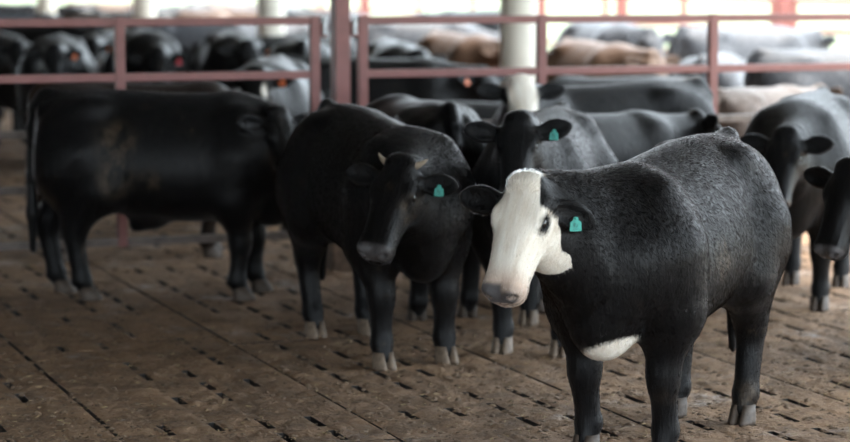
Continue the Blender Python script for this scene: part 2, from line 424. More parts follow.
def surface(D, xs, ys, zs):
    Sg = D < 0
    c = [Sg[i:Sg.shape[0] - 1 + i, j:Sg.shape[1] - 1 + j, k:Sg.shape[2] - 1 + k] for i in (0, 1) for j in (0, 1) for k in (0, 1)]
    cnt = sum(a.astype(np.int8) for a in c); act = (cnt > 0) & (cnt < 8)
    I = np.argwhere(act); n = len(I); ids = np.full(act.shape, -1, np.int32); ids[act] = np.arange(n)
    acc = np.zeros((n, 3)); num = np.zeros(n); G = (xs, ys, zs)
    corners = [(i, j, k) for i in (0, 1) for j in (0, 1) for k in (0, 1)]
    for a in corners:
        for ax in range(3):
            if a[ax]: continue
            b_ = list(a); b_[ax] = 1
            ia = I + np.array(a); ib = I + np.array(b_)
            da = D[ia[:, 0], ia[:, 1], ia[:, 2]]; db = D[ib[:, 0], ib[:, 1], ib[:, 2]]
            m = (da < 0) != (db < 0); t = np.where(m, da / np.where(m, da - db, 1), 0)
            for q in range(3):
                pa = G[q][ia[:, q]]; pb = G[q][ib[:, q]]; acc[:, q] += np.where(m, pa + t * (pb - pa), 0)
            num += m
    P = acc / num[:, None]; F = []
    for ax in range(3):
        o1, o2 = (ax + 1) % 3, (ax + 2) % 3
        s0 = [slice(None)] * 3; s1 = [slice(None)] * 3; s0[ax] = slice(0, -1); s1[ax] = slice(1, None)
        E = np.argwhere(Sg[tuple(s0)] != Sg[tuple(s1)])
        ok = (E[:, o1] > 0) & (E[:, o2] > 0) & (E[:, o1] < D.shape[o1] - 1) & (E[:, o2] < D.shape[o2] - 1); E = E[ok]
        def cid(a, b_):
            J = E.copy(); J[:, o1] -= a; J[:, o2] -= b_; return ids[J[:, 0], J[:, 1], J[:, 2]]
        q = np.stack([cid(0, 0), cid(1, 0), cid(1, 1), cid(0, 1)], 1)
        ins = Sg[E[:, 0], E[:, 1], E[:, 2]]; q[~ins] = q[~ins][:, ::-1]
        F.append(q)
    F = np.concatenate(F)
    for _ in range(3):                                    # relax
        s = np.zeros_like(P); w = np.zeros(n)
        for a in range(4):
            np.add.at(s, F[:, a], P[F[:, (a + 1) % 4]]); np.add.at(w, F[:, a], 1)
            np.add.at(s, F[:, a], P[F[:, (a - 1) % 4]]); np.add.at(w, F[:, a], 1)
        P = P * .5 + .5 * s / w[:, None]
    return P, F
def norm(v): v = np.array(v, float); return v / np.linalg.norm(v)
def head_frame(yaw, pitch, roll):
    y, p, r = R_(yaw), R_(pitch), R_(roll)
    u = np.array((math.cos(p) * math.cos(y), math.cos(p) * math.sin(y), -math.sin(p))); v = np.array((-math.sin(y), math.cos(y), 0)); w = np.cross(u, v)
    v2 = v * math.cos(r) + w * math.sin(r); w2 = np.cross(u, v2); return np.array([u, v2, w2])
FRONT_X, HIND_X = .42, -.60
def axis_grid(lo, hi, flo, fhi, c, f):
    out = [lo]
    while out[-1] < hi: out.append(out[-1] + (f if flo < out[-1] < fhi else c))
    return np.array(out)

def hoof_mesh():
    bm = bmesh.new()
    for s in (-1, 1):
        rings = []
        for z, fw, bk, wd, sx in ((.085, .042, -.046, .023, 0), (.05, .058, -.050, .027, .004), (.018, .074, -.054, .030, .01), (.0, .078, -.054, .030, .012)):
            ring = []
            for k in range(12):
                a = 2 * math.pi * k / 12; cx = (fw + bk) / 2; rx = (fw - bk) / 2
                x = cx + rx * math.cos(a); y = s * (.028 + wd * math.sin(a) * (1 - .25 * max(0, math.cos(a)))) - s * .006 * max(0, math.cos(a))
                ring.append(bm.verts.new((x + sx, y, z)))
            rings.append(ring)
        for a, b_ in zip(rings, rings[1:]):
            for k in range(12): bm.faces.new((a[k], b_[k], b_[(k + 1) % 12], a[(k + 1) % 12]))
        bm.faces.new(rings[0]); bm.faces.new(rings[-1][::-1])
    bmesh.ops.recalc_face_normals(bm, faces=bm.faces[:])
    return bm_mesh('hoof', bm, True)
HOOF = hoof_mesh(); HOOF.materials.append(M['hoof_dark'])
def eye_mesh():
    bm = bmesh.new(); bmesh.ops.create_uvsphere(bm, u_segments=16, v_segments=10, radius=1.0); me = bm_mesh('eye', bm, True); me.materials.append(M['eye']); return me
EYE = eye_mesh()
def tag_mesh(mat):
    bm = bmesh.new(); out = [(-.009, 0), (.009, 0), (.012, -.014), (.024, -.022), (.027, -.062), (-.027, -.062), (-.024, -.022), (-.012, -.014)]
    a = [bm.verts.new((x, y, .0025)) for x, y in out]; b_ = [bm.verts.new((x, y, -.0025)) for x, y in out]
    bm.faces.new(a); bm.faces.new(b_[::-1])
    for k in range(8): bm.faces.new((a[k], b_[k], b_[(k + 1) % 8], a[(k + 1) % 8]))
    bmesh.ops.create_icosphere(bm, subdivisions=1, radius=.008, matrix=Matrix.Translation((0, -.006, .003)))
    bmesh.ops.recalc_face_normals(bm, faces=bm.faces[:])
    me = bm_mesh('ear_tag', bm); me.materials.append(mat); return me
TAGS = {c: tag_mesh(M['tag_' + c]) for c in ('green', 'orange', 'red')}
def print_mesh():
    bm = bmesh.new()
    for x, y, w, h in ((-.008, -.034, .003, .016), (-.003, -.028, .01, .003), (-.003, -.034, .010, .003), (.006, -.037, .003, .010), (0, -.043, .012, .003), (.0, -.053, .02, .003)):
        r = bmesh.ops.create_cube(bm, size=1.0)['verts']; bmesh.ops.scale(bm, vec=(w, h, .002), verts=r); bmesh.ops.translate(bm, vec=(x, y, .0032), verts=r)
    me = bm_mesh('tag_print', bm); me.materials.append(M['tag_print']); return me
TPRINT = print_mesh()
def horn_mesh(s):
    vs, fs = [], []; nseg, nr = 7, 10
    for i in range(nseg + 1):
        t = i / nseg; c = np.array((-.024 * t - .016 * t * t, s * (.058 * t - .010 * t * t), .010 * t)); r = .018 * (1 - t) ** .6 + .001
        for k in range(nr): a = 2 * math.pi * k / nr; vs.append((c[0] + r * math.cos(a), c[1], c[2] + r * math.sin(a)))
    for i in range(nseg):
        for k in range(nr): fs.append((i * nr + k, i * nr + (k + 1) % nr, (i + 1) * nr + (k + 1) % nr, (i + 1) * nr + k))
    fs.append(tuple(range(nseg * nr, nseg * nr + nr)))
    me = bpy.data.meshes.new('horn'); me.from_pydata(vs, [], fs); me.update(); me.polygons.foreach_set('use_smooth', [True] * len(fs)); me.materials.append(M['horn']); return me
EYE_P = (.170, .098, -.055); EAR_B = (.080, .099, -.08)
def ear_frame(s, lift, fwd):
    e1 = norm((-.12 + fwd, s, lift)); n0 = np.array((.45, s * .25, .85)); e3 = norm(n0 - (n0 @ e1) * e1); e2 = np.cross(e3, e1); return np.array([e1, e2, e3])

def build_cow_mesh(name, head, face=None, feet=None, fat=1.0, wither=0.0, bull=False, cell=.017, hcell=.0085, ears=((.05, 0), (.05, 0)), tail_swing=0.0, chest_white=False, tail=True, lean=1.0, hs=.9, mud=()):
    """head = (poll x, y, z, yaw, pitch, roll); feet = offsets (dx, dy) for front-left, front-right, hind-left, hind-right"""
    feet = feet or [(0, 0)] * 4
    f = Field(); I3 = np.eye(3)
    X = [-.80, -.775, -.70, -.60, -.45, -.25, 0, .2, .35, .48, .60, .68, .73]
    wt = [max(0, (x + .2) / .6) * wither for x in X]
    top = [a + b_ for a, b_ in zip([1.06, 1.15, 1.205, 1.228, 1.235, 1.228, 1.215, 1.21, 1.215, 1.19, 1.12, 1.03, .94], wt)]
    bot = [.93, .82, .68, .60, .545, .485, .455, .455, .47, .49, .53, .60, .70]
    hw = [.07, .16, .235, .27, .285, .31, .33, .32, .30, .265, .21, .15, .08]
    mid = .85
    bot = [mid - (mid - b_) * (1 if x < -.5 else .5 + .5 * fat) for b_, x in zip(bot, X)]
    hw = [h * fat for h in hw]
    f.loft((0, 0, 0), I3, [X, top, bot, hw], n=2.12, egg=.15, k=.06)
    P0 = np.array(head[:3]); HR = head_frame(*head[3:6]); hp = lambda u, v, w: P0 + hs * (u * HR[0] + v * HR[1] + w * HR[2])
    for s in (1, -1):
        f.ell((.42, s * .185 * fat, .88 + wither * .5), (.17, .115, .27), .10); f.ell((.55, s * .13, .80), (.13, .11, .16), .08)
        f.ell((-.55, s * .165 * fat, .84), (.215, .135, .31), .10); f.ell((-.68, s * .13, .82), (.11, .12, .24), .08)
        f.ell((-.43, s * .17 * fat, 1.135), (.09, .06, .05), .08)
        f.ell((-.735, s * .085, 1.10), (.05, .05, .05), .06)
    f.ell((-.72, 0, 1.19), (.08, .035, .045), .06)
    # neck
    wz = wither
    throat = hp(.13, 0, -.17); nape = hp(-.015, 0, -.14)
    f.cone((.42, 0, 1.00 + wz), nape, .205, .088, .08); f.cone((.50, 0, .86 + wz * .6), throat, .215, .105, .10)
    f.cone((.60, 0, .70), throat * .75 + np.array((.60, 0, .62)) * .25, .15, .085, .08)
    f.ell((.585, 0, .575), (.135, .125, .15), .08)
    # legs
    hoofs = []
    for i, (dx, dy) in enumerate(feet):
        s = 1 if i % 2 == 0 else -1
        if i < 2:
            fx, fy = FRONT_X + dx, s * .165 + dy
            E = np.array((.38 + .2 * dx, s * .19, .60)); K = np.array((E[0] * .35 + fx * .65 + .018, s * .175 * .35 + (fy) * .65, .335)); FT = np.array((fx - .012, fy, .125)); PA = np.array((fx + .012, fy, .06))
            f.cone((.42, s * .19, .84), E, .15 * lean, .125 * lean, .09); f.cone(E, K + (0, 0, .05), .122 * lean, .068, .06)
            f.ell(K, (.066, .064, .075), .04); f.cone(K - (0, 0, .03), FT, .056, .049, .03)
            f.ell(FT, (.052, .054, .05), .03); f.cone(FT, PA, .047, .047, .02)
            f.ell(FT + (-.045, .025, -.015), (.018, .016, .022), .015); f.ell(FT + (-.045, -.025, -.015), (.018, .016, .022), .015)
        else:
            fx, fy = HIND_X + dx, s * .16 + dy
            ST = np.array((-.40 + .3 * dx, s * .20, .66)); HK = np.array((fx - .075 + .05 * dx, s * .17 * .3 + fy * .7, .415)); FT = np.array((fx - .02, fy, .125)); PA = np.array((fx + .01, fy, .06))
            f.cone((-.50, s * .19, .85), ST, .17, .125 * lean, .08); f.cone((-.60, s * .165, .74), HK + (.02, 0, .06), .16 * lean, .066, .07)
            f.cone(ST + (-.05, 0, -.03), HK + (.025, 0, .03), .115 * lean, .062, .07)
            f.ell(HK + (.012, 0, 0), (.074, .057, .085), .04); f.cone(HK + (-.045, 0, .06), HK + (-.04, 0, .02), .03, .028, .03)
            f.cone(HK + (.008, 0, -.03), FT, .060, .051, .03); f.ell(FT, (.057, .054, .05), .03); f.cone(FT, PA, .047, .047, .02)
            f.ell(FT + (-.045, .025, -.015), (.018, .016, .022), .015); f.ell(FT + (-.045, -.025, -.015), (.018, .016, .022), .015)
        hoofs.append((fx + .012, fy))
    if bull: f.cone((-.12, 0, .47), (-.22, 0, .42), .06, .03, .10)
    else: f.ell((-.42, 0, .60), (.14, .10, .10), .06)
    if tail:
        q = [(-.735, 0, 1.205), (-.80, 0, 1.13), (-.825, tail_swing * .2, 1.0), (-.835, tail_swing * .5, .72), (-.83, tail_swing * .8, .50), (-.83, tail_swing, .27)]; rr = [.042, .036, .03, .025, .036, .018]
        for a in range(5): f.cone(q[a], q[a + 1], rr[a], rr[a + 1], .03)
    # head
    HX = [-.055, -.03, 0, .06, .12, .18, .25, .32, .38, .43, .470, .495, .508]
    Ht = [-.07, -.03, -.008, .006, .012, .008, .0, -.008, -.014, -.018, -.026, -.045, -.065]
    Hb = [-.12, -.15, -.17, -.205, -.228, -.228, -.210, -.192, -.180, -.176, -.172, -.158, -.128]
    Hw = [.045, .070, .088, .102, .110, .108, .095, .085, .081, .086, .085, .070, .045]
    he = lambda c, r, k, op=1, R=HR: f.ell(hp(*c), np.array(r) * hs, k, op, R=R)
    f.loft(P0, HR, [[x * hs for x in q_] for q_ in (HX, Ht, Hb, Hw)], n=2.6, egg=-.02, k=.03)
    he((.015, 0, -.014), (.05, .068, .032), .04)
    for s in (1, -1):
        he((EYE_P[0] - .012, s * (EYE_P[1] - .010), EYE_P[2] + .018), (.05, .026, .026), .03)          # brow
        he((EYE_P[0] + .01, s * (EYE_P[1] - .012), EYE_P[2] - .028), (.045, .020, .018), .03)          # lower lid
        he((EYE_P[0], s * (EYE_P[1] + .010), EYE_P[2] - .002), (.026, .022, .017), .008, -1)           # opening
        he((.155, s * .068, -.155), (.075, .045, .065), .04)                                           # cheek
        he((.476, s * .044, -.060), (.040, .036, .038), .02)                                          # nostril wing
        he((.506, s * .052, -.066), (.030, .020, .019), .008, -1)                                      # nostril
        f.cone(hp(.515, s * .01, -.126), hp(.36, s * .094, -.128), .011, .008, .010, -1)               # mouth
        EF = ear_frame(s, *ears[0 if s > 0 else 1]); ER = EF @ HR; b0 = hp(EAR_B[0], s * EAR_B[1], EAR_B[2])
        f.cone(b0 - .03 * ER[0], b0 + .045 * ER[0], .036, .030, .03)
        f.ell(b0 + .085 * ER[0], (.075, .056, .024), .02, R=ER)
        f.ell(b0 + .125 * ER[0], (.068, .036, .018), .035, R=ER)
        f.ell(b0 + .100 * ER[0] + .023 * ER[2], (.082, .038, .019), .008, -1, R=ER)
    he((.445, 0, -.150), (.055, .052, .03), .03)                                                       # chin
    hc = hp(.2, 0, -.08)
    ext = np.abs(HR).T @ np.array((.33, .33, .17))
    lo, hi = hc - ext, hc + ext
    gx = axis_grid(-1.0, max(1.0, hi[0] + .03), lo[0], hi[0], cell, hcell)
    gy = axis_grid(min(-.50, lo[1] - .03), max(.50, hi[1] + .03), lo[1], hi[1], cell, hcell)
    gz = axis_grid(.03, max(1.4, hi[2] + .05), lo[2], hi[2], cell, hcell)
    D = f.grid(gx, gy, gz); P, F = surface(D, gx, gy, gz)
    me = bpy.data.meshes.new(name)
    me.vertices.add(len(P)); me.vertices.foreach_set('co', P.astype(np.float32).ravel())
    me.loops.add(F.size); me.loops.foreach_set('vertex_index', F.astype(np.int32).ravel())
    me.polygons.add(len(F)); me.polygons.foreach_set('loop_start', np.arange(0, F.size, 4, dtype=np.int32))
    me.polygons.foreach_set('use_smooth', np.ones(len(F), bool)); me.update(calc_edges=True)
    # coat pattern fields
    q = (P - P0) @ HR.T / hs; u, v, w = q[:, 0], np.abs(q[:, 1]), q[:, 2]
    inh = (u > -.06) & (u < .56) & (w > -.26) & (w < .09) & (v < .135)
    wa = np.full(len(P), -.3)
    ss = lambda a, b_, x: (lambda t: t * t * (3 - 2 * t))(np.clip((x - a) / (b_ - a), 0, 1))
    if face == 'full':
        ub = -.06 + .18 * ss(.045, .095, v); ub = np.where(w < -.10, np.maximum(ub, -.075 + .22 * ss(-.10, -.16, w)), ub)
        m = np.minimum(u - ub, .12)
        ed = np.sqrt(((u - EYE_P[0] - .004) / 1.35) ** 2 + (w - EYE_P[2] + .002) ** 2 + np.maximum(0, .07 - v) ** 2); m = np.minimum(m, ed - .034)
        wa = np.where(inh | (u > .2) & (u < .56) & (v < .16) & (w < .12) & (w > -.3), m, wa)
        nd = np.sqrt(((u - .497) * .8) ** 2 + (v - .052) ** 2 + ((w + .066) * 1.1) ** 2) - .022      # nostrils: dark of the holes painted into the colour
        ml = np.where((u > .37) & (u < .53), np.abs(w + .127) - .0045, 1.0)                            # mouth line: dark of the crease painted in too
        wa = np.minimum(wa, np.minimum(nd, ml + .001))
        wa = np.where((v > .088) & (u < .09), np.minimum(wa, -.05), wa)
    elif face == 'blaze':
        m = np.minimum(np.minimum(u + .05, .098 - v + .1 * np.maximum(0, u - .25)), w + .11 + .3 * np.maximum(0, u - .3)); wa = np.where(inh, m, wa)
    elif face == 'spots':
        m = np.maximum(.022 - np.abs(u - .09 + .25 * v) * 1.0 - .2 * np.maximum(0, v - .06), .018 - np.hypot((u - .22) * .35, q[:, 1] - .07)); m = np.where((w > -.07) & (v < .1), m, -.1); wa = np.where(inh, m, wa)
    if chest_white:
        m = .115 - np.sqrt(((P[:, 0] - .60) * .85) ** 2 + ((P[:, 1] - .07) * .8) ** 2 + ((P[:, 2] - .425) * 1.0) ** 2); wa = np.maximum(wa, np.where(P[:, 0] < .9, m, -.3))
    no = ss(.452, .478, u) * ss(-.118, -.100, w) * inh
    if face == 'full': no = no * (1 - .75 * ss(.0, .03, q[:, 1]) * ss(.508, .485, u))
    pk = ss(.36, .47, u) * inh * .75
    if face == 'full': no = no * ss(.017, .026, np.sqrt(((u - .497) * .8) ** 2 + (v - .052) ** 2 + ((w + .066) * 1.1) ** 2))
    if face == 'full': pk = np.maximum(pk * .9, .0)
    mf = np.zeros(len(P))
    for mx, my, mz, mr in mud: mf = np.maximum(mf, ss(1.0, .3, np.sqrt(((P - np.array((mx, my, mz))) ** 2).sum(1)) / mr))
    for nm, val in (('white', wa), ('nose', no), ('pink', pk), ('mudf', mf)):
        a = me.attributes.new(nm, 'FLOAT', 'POINT'); a.data.foreach_set('value', val.astype(np.float32))
    hm = (ss(-.03, .09, u) * ss(.30, .20, np.hypot(v, w + .09)))[:, None]
    fc = P * (1 - hm) + (np.stack([q[:, 1], q[:, 2], q[:, 0]], 1) * hs + P0) * hm
    a = me.attributes.new('furco', 'FLOAT_VECTOR', 'POINT'); a.data.foreach_set('vector', fc.astype(np.float32).ravel())
    info = dict(P0=P0, HR=HR, hs=hs, hoofs=hoofs, ears=ears)
    return me, info

def mat4(Rm, p, s=1.0):                          # Rm: columns are the axes
    return Matrix([[*(Rm[i] * s), p[i]] for i in range(3)] + [[0, 0, 0, 1]])
def place_cow(me, info, loc, heading, scale, mat, label, group, tags=None, hoof=True, eyes=True, horns=False, hoof_mat=None, name='cow'):
    root = empty(name, loc, heading); root.scale = (scale,) * 3
    b = bpy.data.objects.new('body', me); COL.objects.link(b); b.parent = root
    if not me.materials: me.materials.append(mat)
    b.material_slots[0].link = 'OBJECT'; b.material_slots[0].material = mat
    P0, HR, hs = info['P0'], info['HR'], info['hs']; hp = lambda u, v, w: P0 + hs * (u * HR[0] + v * HR[1] + w * HR[2])
    if eyes:
        for s in (1, -1):
            e = link('eye', EYE, None, root); e.matrix_local = mat4(np.column_stack([HR[0] * .026, HR[1] * .020, HR[2] * .020]) * hs, hp(EYE_P[0], s * (EYE_P[1] - .003), EYE_P[2] - .002))
    if hoof:
        for i, (x, y) in enumerate(info['hoofs']):
            h = link('hoof', HOOF, None, root); h.location = (x, y, 0)
            if hoof_mat: h.material_slots[0].link = 'OBJECT'; h.material_slots[0].material = hoof_mat
    if tags:
        for s, colr, pr in tags:
            EF = ear_frame(s, *info['ears'][0 if s > 0 else 1]); ER = EF @ HR; b0 = hp(EAR_B[0], s * EAR_B[1], EAR_B[2])
            p = b0 + .10 * ER[0] + .024 * ER[2]
            dn = np.array((0, 0, -1.0)); zz = ER[2]; yy = -norm(dn - (dn @ zz) * zz); xx = np.cross(yy, zz)
            t = link('ear_tag', TAGS[colr], None, root); t.matrix_local = mat4(np.column_stack([xx, yy, zz]), p, .85)
            t['label'] = {'green': 'teal plastic ear tag', 'orange': 'orange plastic ear tag', 'red': 'red plastic ear tag'}[colr]
            if pr: link('tag_print', TPRINT, None, t)
    if horns:
        for s in (1, -1):
            h = link('horn', horn_mesh(s), None, root); h.matrix_local = mat4(np.column_stack([HR[0], HR[1], HR[2]]), hp(.02, s * .078, -.02)); h['label'] = 'short pale horn bud'
    tag(root, label, 'cow', group)
    return root
def hair_material():
    m = bpy.data.materials.new('coat_hair'); m.use_nodes = True; nt = m.node_tree
    out = nt.nodes['Material Output']; nt.nodes.remove(nt.nodes['Principled BSDF'])
    h = N(nt, 'ShaderNodeBsdfHairPrincipled'); h.parametrization = 'COLOR'
    L(nt, attr(nt, 'tint').outputs['Color'], h.inputs['Color'])
    h.inputs['Roughness'].default_value = .20; h.inputs['Radial Roughness'].default_value = .22; h.inputs['IOR'].default_value = 1.2
    L(nt, h.outputs[0], out.inputs['Surface']); return m
M['hair'] = hair_material()
def add_fur(root, me, info, n, length=.016, radius=.00036, seed=1, base=(.0035, .003, .003), brown=.15):
    r = np.random.default_rng(seed)
    nv = len(me.vertices); co = np.empty(nv * 3, np.float32); me.vertices.foreach_get('co', co); P = co.reshape(-1, 3).astype(float)
    nf = len(me.polygons); vi = np.empty(nf * 4, np.int32); me.loops.foreach_get('vertex_index', vi); F = vi.reshape(-1, 4)
    wa = np.empty(nv, np.float32); me.attributes['white'].data.foreach_get('value', wa)
    no = np.empty(nv, np.float32); me.attributes['nose'].data.foreach_get('value', no)
    pk = np.empty(nv, np.float32); me.attributes['pink'].data.foreach_get('value', pk)
    A = np.cross(P[F[:, 2]] - P[F[:, 0]], P[F[:, 3]] - P[F[:, 1]]); ar = np.linalg.norm(A, axis=1); Nf = A / (ar[:, None] + 1e-12)
    vn = np.zeros_like(P)
    for k in range(4): np.add.at(vn, F[:, k], A)
    vn /= np.linalg.norm(vn, axis=1)[:, None] + 1e-12
    fi = r.choice(nf, n, p=ar / ar.sum()); a, b_ = r.random(n)[:, None], r.random(n)[:, None]
    def ip(V): return (V[F[fi, 0]] * (1 - a) + V[F[fi, 1]] * a) * (1 - b_) + (V[F[fi, 3]] * (1 - a) + V[F[fi, 2]] * a) * b_
    p = ip(P); nn = ip(vn); nn /= np.linalg.norm(nn, axis=1)[:, None]
    w = ip(wa[:, None])[:, 0]; nz = ip(no[:, None])[:, 0]; pn = ip(pk[:, None])[:, 0]
    P0, HR, hs = info['P0'], info['HR'], info['hs']; q = (p - P0) @ HR.T / hs
    u = q[:, 0]; rad = np.hypot(q[:, 1], q[:, 2] + .09)
    onh = (u > -.03) & (u < .6) & (rad < .22)
    flow = np.tile(np.array((-.55, 0, -.8)), (n, 1))
    sw = .35 * np.sin(p[:, 0] * 9 + 4 * p[:, 2])[:, None] * np.array((1.0, 0, .2)); flow = flow + sw
    leg = p[:, 2] < .5; flow[leg] = (-.1, 0, -1)
    flow[onh] = np.where(u[onh, None] > .08, HR[0], -HR[0]) + .25 * np.sign(q[onh, 1])[:, None] * HR[1]
    flow = flow + r.normal(0, .07, (n, 3)); cl = np.floor(p * 45); ph = np.sin(cl @ np.array((12.9, 78.2, 37.7))) * 43758.5; ph = (ph - np.floor(ph)) - .5
    flow = flow + .35 * ph[:, None] * np.cross(nn, flow)                    # locks
    t = flow - (flow * nn).sum(1)[:, None] * nn; t /= np.linalg.norm(t, axis=1)[:, None] + 1e-9
    keep = (nz < .35) & ~((u > .43) & (r.random(n) < .7)); 
    ln = length * r.uniform(.6, 1.35, n); ln = np.where(leg, ln * .6, ln); ln = np.where(onh, ln * .65, ln); ln = np.where(onh & (u < .06) & (np.abs(q[:, 1]) < .07) & (q[:, 2] > -.08), length * 1.7, ln)
    ear = (np.abs(q[:, 1]) > .13) & onh
    el = r.uniform(.08, .30, n)
    m0 = p - nn * .001; m1 = p + (t * .55 + nn * (el * .55)[:, None]) * ln[:, None]; m2 = p + (t * 1.0 + nn * (el * .55)[:, None]) * ln[:, None]
    pts = np.stack([m0, m1, m2], 1)[keep]; k = len(pts)
    c = bpy.data.hair_curves.new('coat_hair'); c.add_curves([3] * k)
    c.attributes['position'].data.foreach_set('vector', pts.astype(np.float32).ravel())
    ra = c.attributes.get('radius') or c.attributes.new('radius', 'FLOAT', 'POINT')
    ra.data.foreach_set('value', np.tile(np.array((1.0, .8, .15), np.float32) * radius, k))
    wn_ = np.clip((w + r.normal(0, .006, n)) * 60 + .5, 0, 1)[:, None]
    bc = np.array(base) * r.uniform(.5, 1.4, n)[:, None] * (1 + brown * np.array((1.2, .2, -.2)) * (r.random(n)[:, None] < .35))
    wc = np.array((.80, .74, .64)) * r.uniform(.85, 1.08, n)[:, None]; wc = wc * (1 - pn[:, None] * .5) + np.array((.50, .33, .25)) * pn[:, None] * .5
    colr = (bc * (1 - wn_) + wc * wn_)[keep]
    ta = c.attributes.new('tint', 'FLOAT_COLOR', 'CURVE'); ta.data.foreach_set('color', np.concatenate([np.clip(colr, 0, 1), np.ones((k, 1))], 1).astype(np.float32).ravel())
    c.materials.append(M['hair'])
    o = bpy.data.objects.new('coat_hair', c); COL.objects.link(o); o.parent = root; o['kind'] = 'stuff'
    return o
def by_feet(front, rear, scale):                 # stand a cow between two ground points
    d = front - rear; h = math.atan2(d.y, d.x); m = (front + rear) / 2
    return m + Vector((math.cos(h), math.sin(h), 0)) * (.09 * scale), h
G_FRONT = 'cattle standing on the slotted floor'; G_BACK = 'cattle crowded behind the red fence'

# white-faced cow
loc, h = by_feet(gp(632, 455), gp(701, 423), 1.0)
me, inf = build_cow_mesh('cow_body', (.95, -.155, 1.155, 2, 54, 0), 'full', [(-.07, 0), (-.07, .0), (.05, .0), (.03, 0)], fat=.92, wither=-.055, ears=((-.9, .12), (.05, 0)), chest_white=True, hs=.94, cell=.015, hcell=.0075, mud=((.36, .17, .30, .09), (.36, -.17, .30, .08), (.32, .17, .14, .07), (-.56, .16, .12, .1), (.08, .31, .78, .13)))
rt = place_cow(me, inf, loc, h, 1.0, M['black'], 'black cow with a white face and white brisket, teal tag in one ear', G_FRONT, tags=[(1, 'green', True)]); add_fur(rt, me, inf, 130000, 0.017, .0005)
# horned steer
loc, h = by_feet(gp(413, 366), gp(335, 334), 1.0)
me, inf = build_cow_mesh('cow_body', (.80, -.20, 1.05, -50, 50, -8), None, [(.0, .02), (.05, 0), (.02, 0), (.0, .03)], fat=.89, wither=-.06, hs=1.0, ears=((-.05, 0), (.0, 0)), mud=((.92, -.20, .82, .10), (.42, .17, .30, .07), (.45, -.17, .30, .07)))
rt = place_cow(me, inf, loc, h, 1.0, M['black'], 'black cow with short pale horns and lowered head, teal tag', G_FRONT, tags=[(1, 'green', True)], horns=True, hoof_mat=M['hoof']); add_fur(rt, me, inf, 100000, 0.014, .0006)
# side-on bull
loc, h = by_feet(gp(250, 297), gp(66, 297), 1.05)
me, inf = build_cow_mesh('cow_body', (.64, -.20, 1.13, -58, 55, 0), None, [(.06, .02), (-.02, 0), (-.10, 0), (.10, 0)], fat=1.0, bull=True, ears=((.05, 0), (.15, 0)), mud=((-.30, -.3, .95, .17), (-.30, -.3, .74, .16), (-.10, -.3, .72, .10), (.60, -.22, .84, .12), (-.72, -.2, .62, .12)))
rt = place_cow(me, inf, loc, h, 1.0, M['black_dusty'], 'side-on black bull with mud on its flank standing along the fence', G_FRONT); add_fur(rt, me, inf, 60000, 0.014, .0007)
# cow looking over the white face
me, inf = build_cow_mesh('cow_body', (.88, .0, 1.27, 3, 52, 4), None, [(.03, 0), (.0, .02), (.0, 0), (.03, 0)], fat=.88, wither=-.03, ears=((.22, 0), (.22, 0)))
loc, h = by_feet(Vector((.53, 11.47, 0)), Vector((.73, 12.47, 0)), 1.0)
rt = place_cow(me, inf, loc, h, .97, M['charcoal'], 'charcoal cow facing forward with teal tag, behind the white-faced cow', G_FRONT, tags=[(1, 'green', True)], hoof_mat=M['hoof']); add_fur(rt, me, inf, 60000, 0.014, .0006)
C2 = (me, inf)
# dark cow seen from behind
me, inf = build_cow_mesh('cow_body', (.92, .1, 1.05, 10, 50, 0), None, [(.04, 0), (-.05, 0), (-.03, 0), (.05, 0)], fat=.95, cell=.02, hcell=.012)
loc, h = by_feet(Vector((-.15, 13.5, 0)), Vector((.09, 12.63, 0)), 1.0)
rt = place_cow(me, inf, loc, h, .98, M['black'], 'plain black cow facing away between the horned and the charcoal cow', G_FRONT); add_fur(rt, me, inf, 24000, 0.014)
SIDE = (me, inf)
# white-blazed cow along the fence
me, inf = build_cow_mesh('cow_body', (.70, .36, 1.29, 72, 42, 0), 'blaze', [(.02, 0), (-.05, 0), (-.03, 0), (.05, 0)], fat=.95, ears=((.1, 0), (.1, 0)), cell=.02, hcell=.010)
loc, h = by_feet(Vector((.72, 14.32, 0)), Vector((1.60, 14.70, 0)), 1.0)
rt = place_cow(me, inf, loc, h, 1.0, M['charcoal'], 'charcoal cow with a white blaze standing along the fence', G_FRONT); add_fur(rt, me, inf, 24000, 0.015)
BLAZE = (me, inf)
# small cow looking away
me, inf = build_cow_mesh('cow_body', (.90, -.05, 1.20, -20, 32, 0), None, [(.0, 0), (.05, 0), (.03, 0), (-.05, 0)], fat=.9, ears=((.15, -.1), (.4, -.1)), cell=.02, hcell=.010)
loc, h = by_feet(Vector((1.24, 13.64, 0)), Vector((.62, 13.12, 0)), .9)
rt = place_cow(me, inf, loc, h, .9, M['black'], 'small black cow looking away before the white-blazed cow', G_FRONT); add_fur(rt, me, inf, 24000, 0.015)
AWAY = (me, inf)
# right-hand pair
me, inf = build_cow_mesh('cow_body', (.88, .02, 1.08, -8, 58, 0), None, [(.0, 0), (.05, 0), (.03, 0), (-.05, 0)], fat=.97, ears=((.12, 0), (.12, 0)), cell=.018, hcell=.010)
loc, h = by_feet(Vector((2.10, 13.05, 0)), Vector((2.40, 14.0, 0)), 1.0)
rt = place_cow(me, inf, loc, h, .98, M['charcoal'], 'dark untagged cow facing forward with low head, behind the white-faced cow\'s rump', G_FRONT); add_fur(rt, me, inf, 30000, 0.015)
FRONTC = (me, inf)
me, inf = build_cow_mesh('cow_body', (.93, .1, 1.02, 14, 62, 0), None, [(.0, 0), (.05, 0), (.03, 0), (-.05, 0)], fat=.97, ears=((.05, 0), (.05, 0)))
loc, h = by_feet(Vector((2.40, 11.2, 0)), Vector((3.26, 11.7, 0)), 1.0)
rt = place_cow(me, inf, loc, h, 1.0, M['black'], 'black cow reaching its lowered head in beside the white-faced cow\'s rump', G_FRONT); add_fur(rt, me, inf, 42000, 0.014)

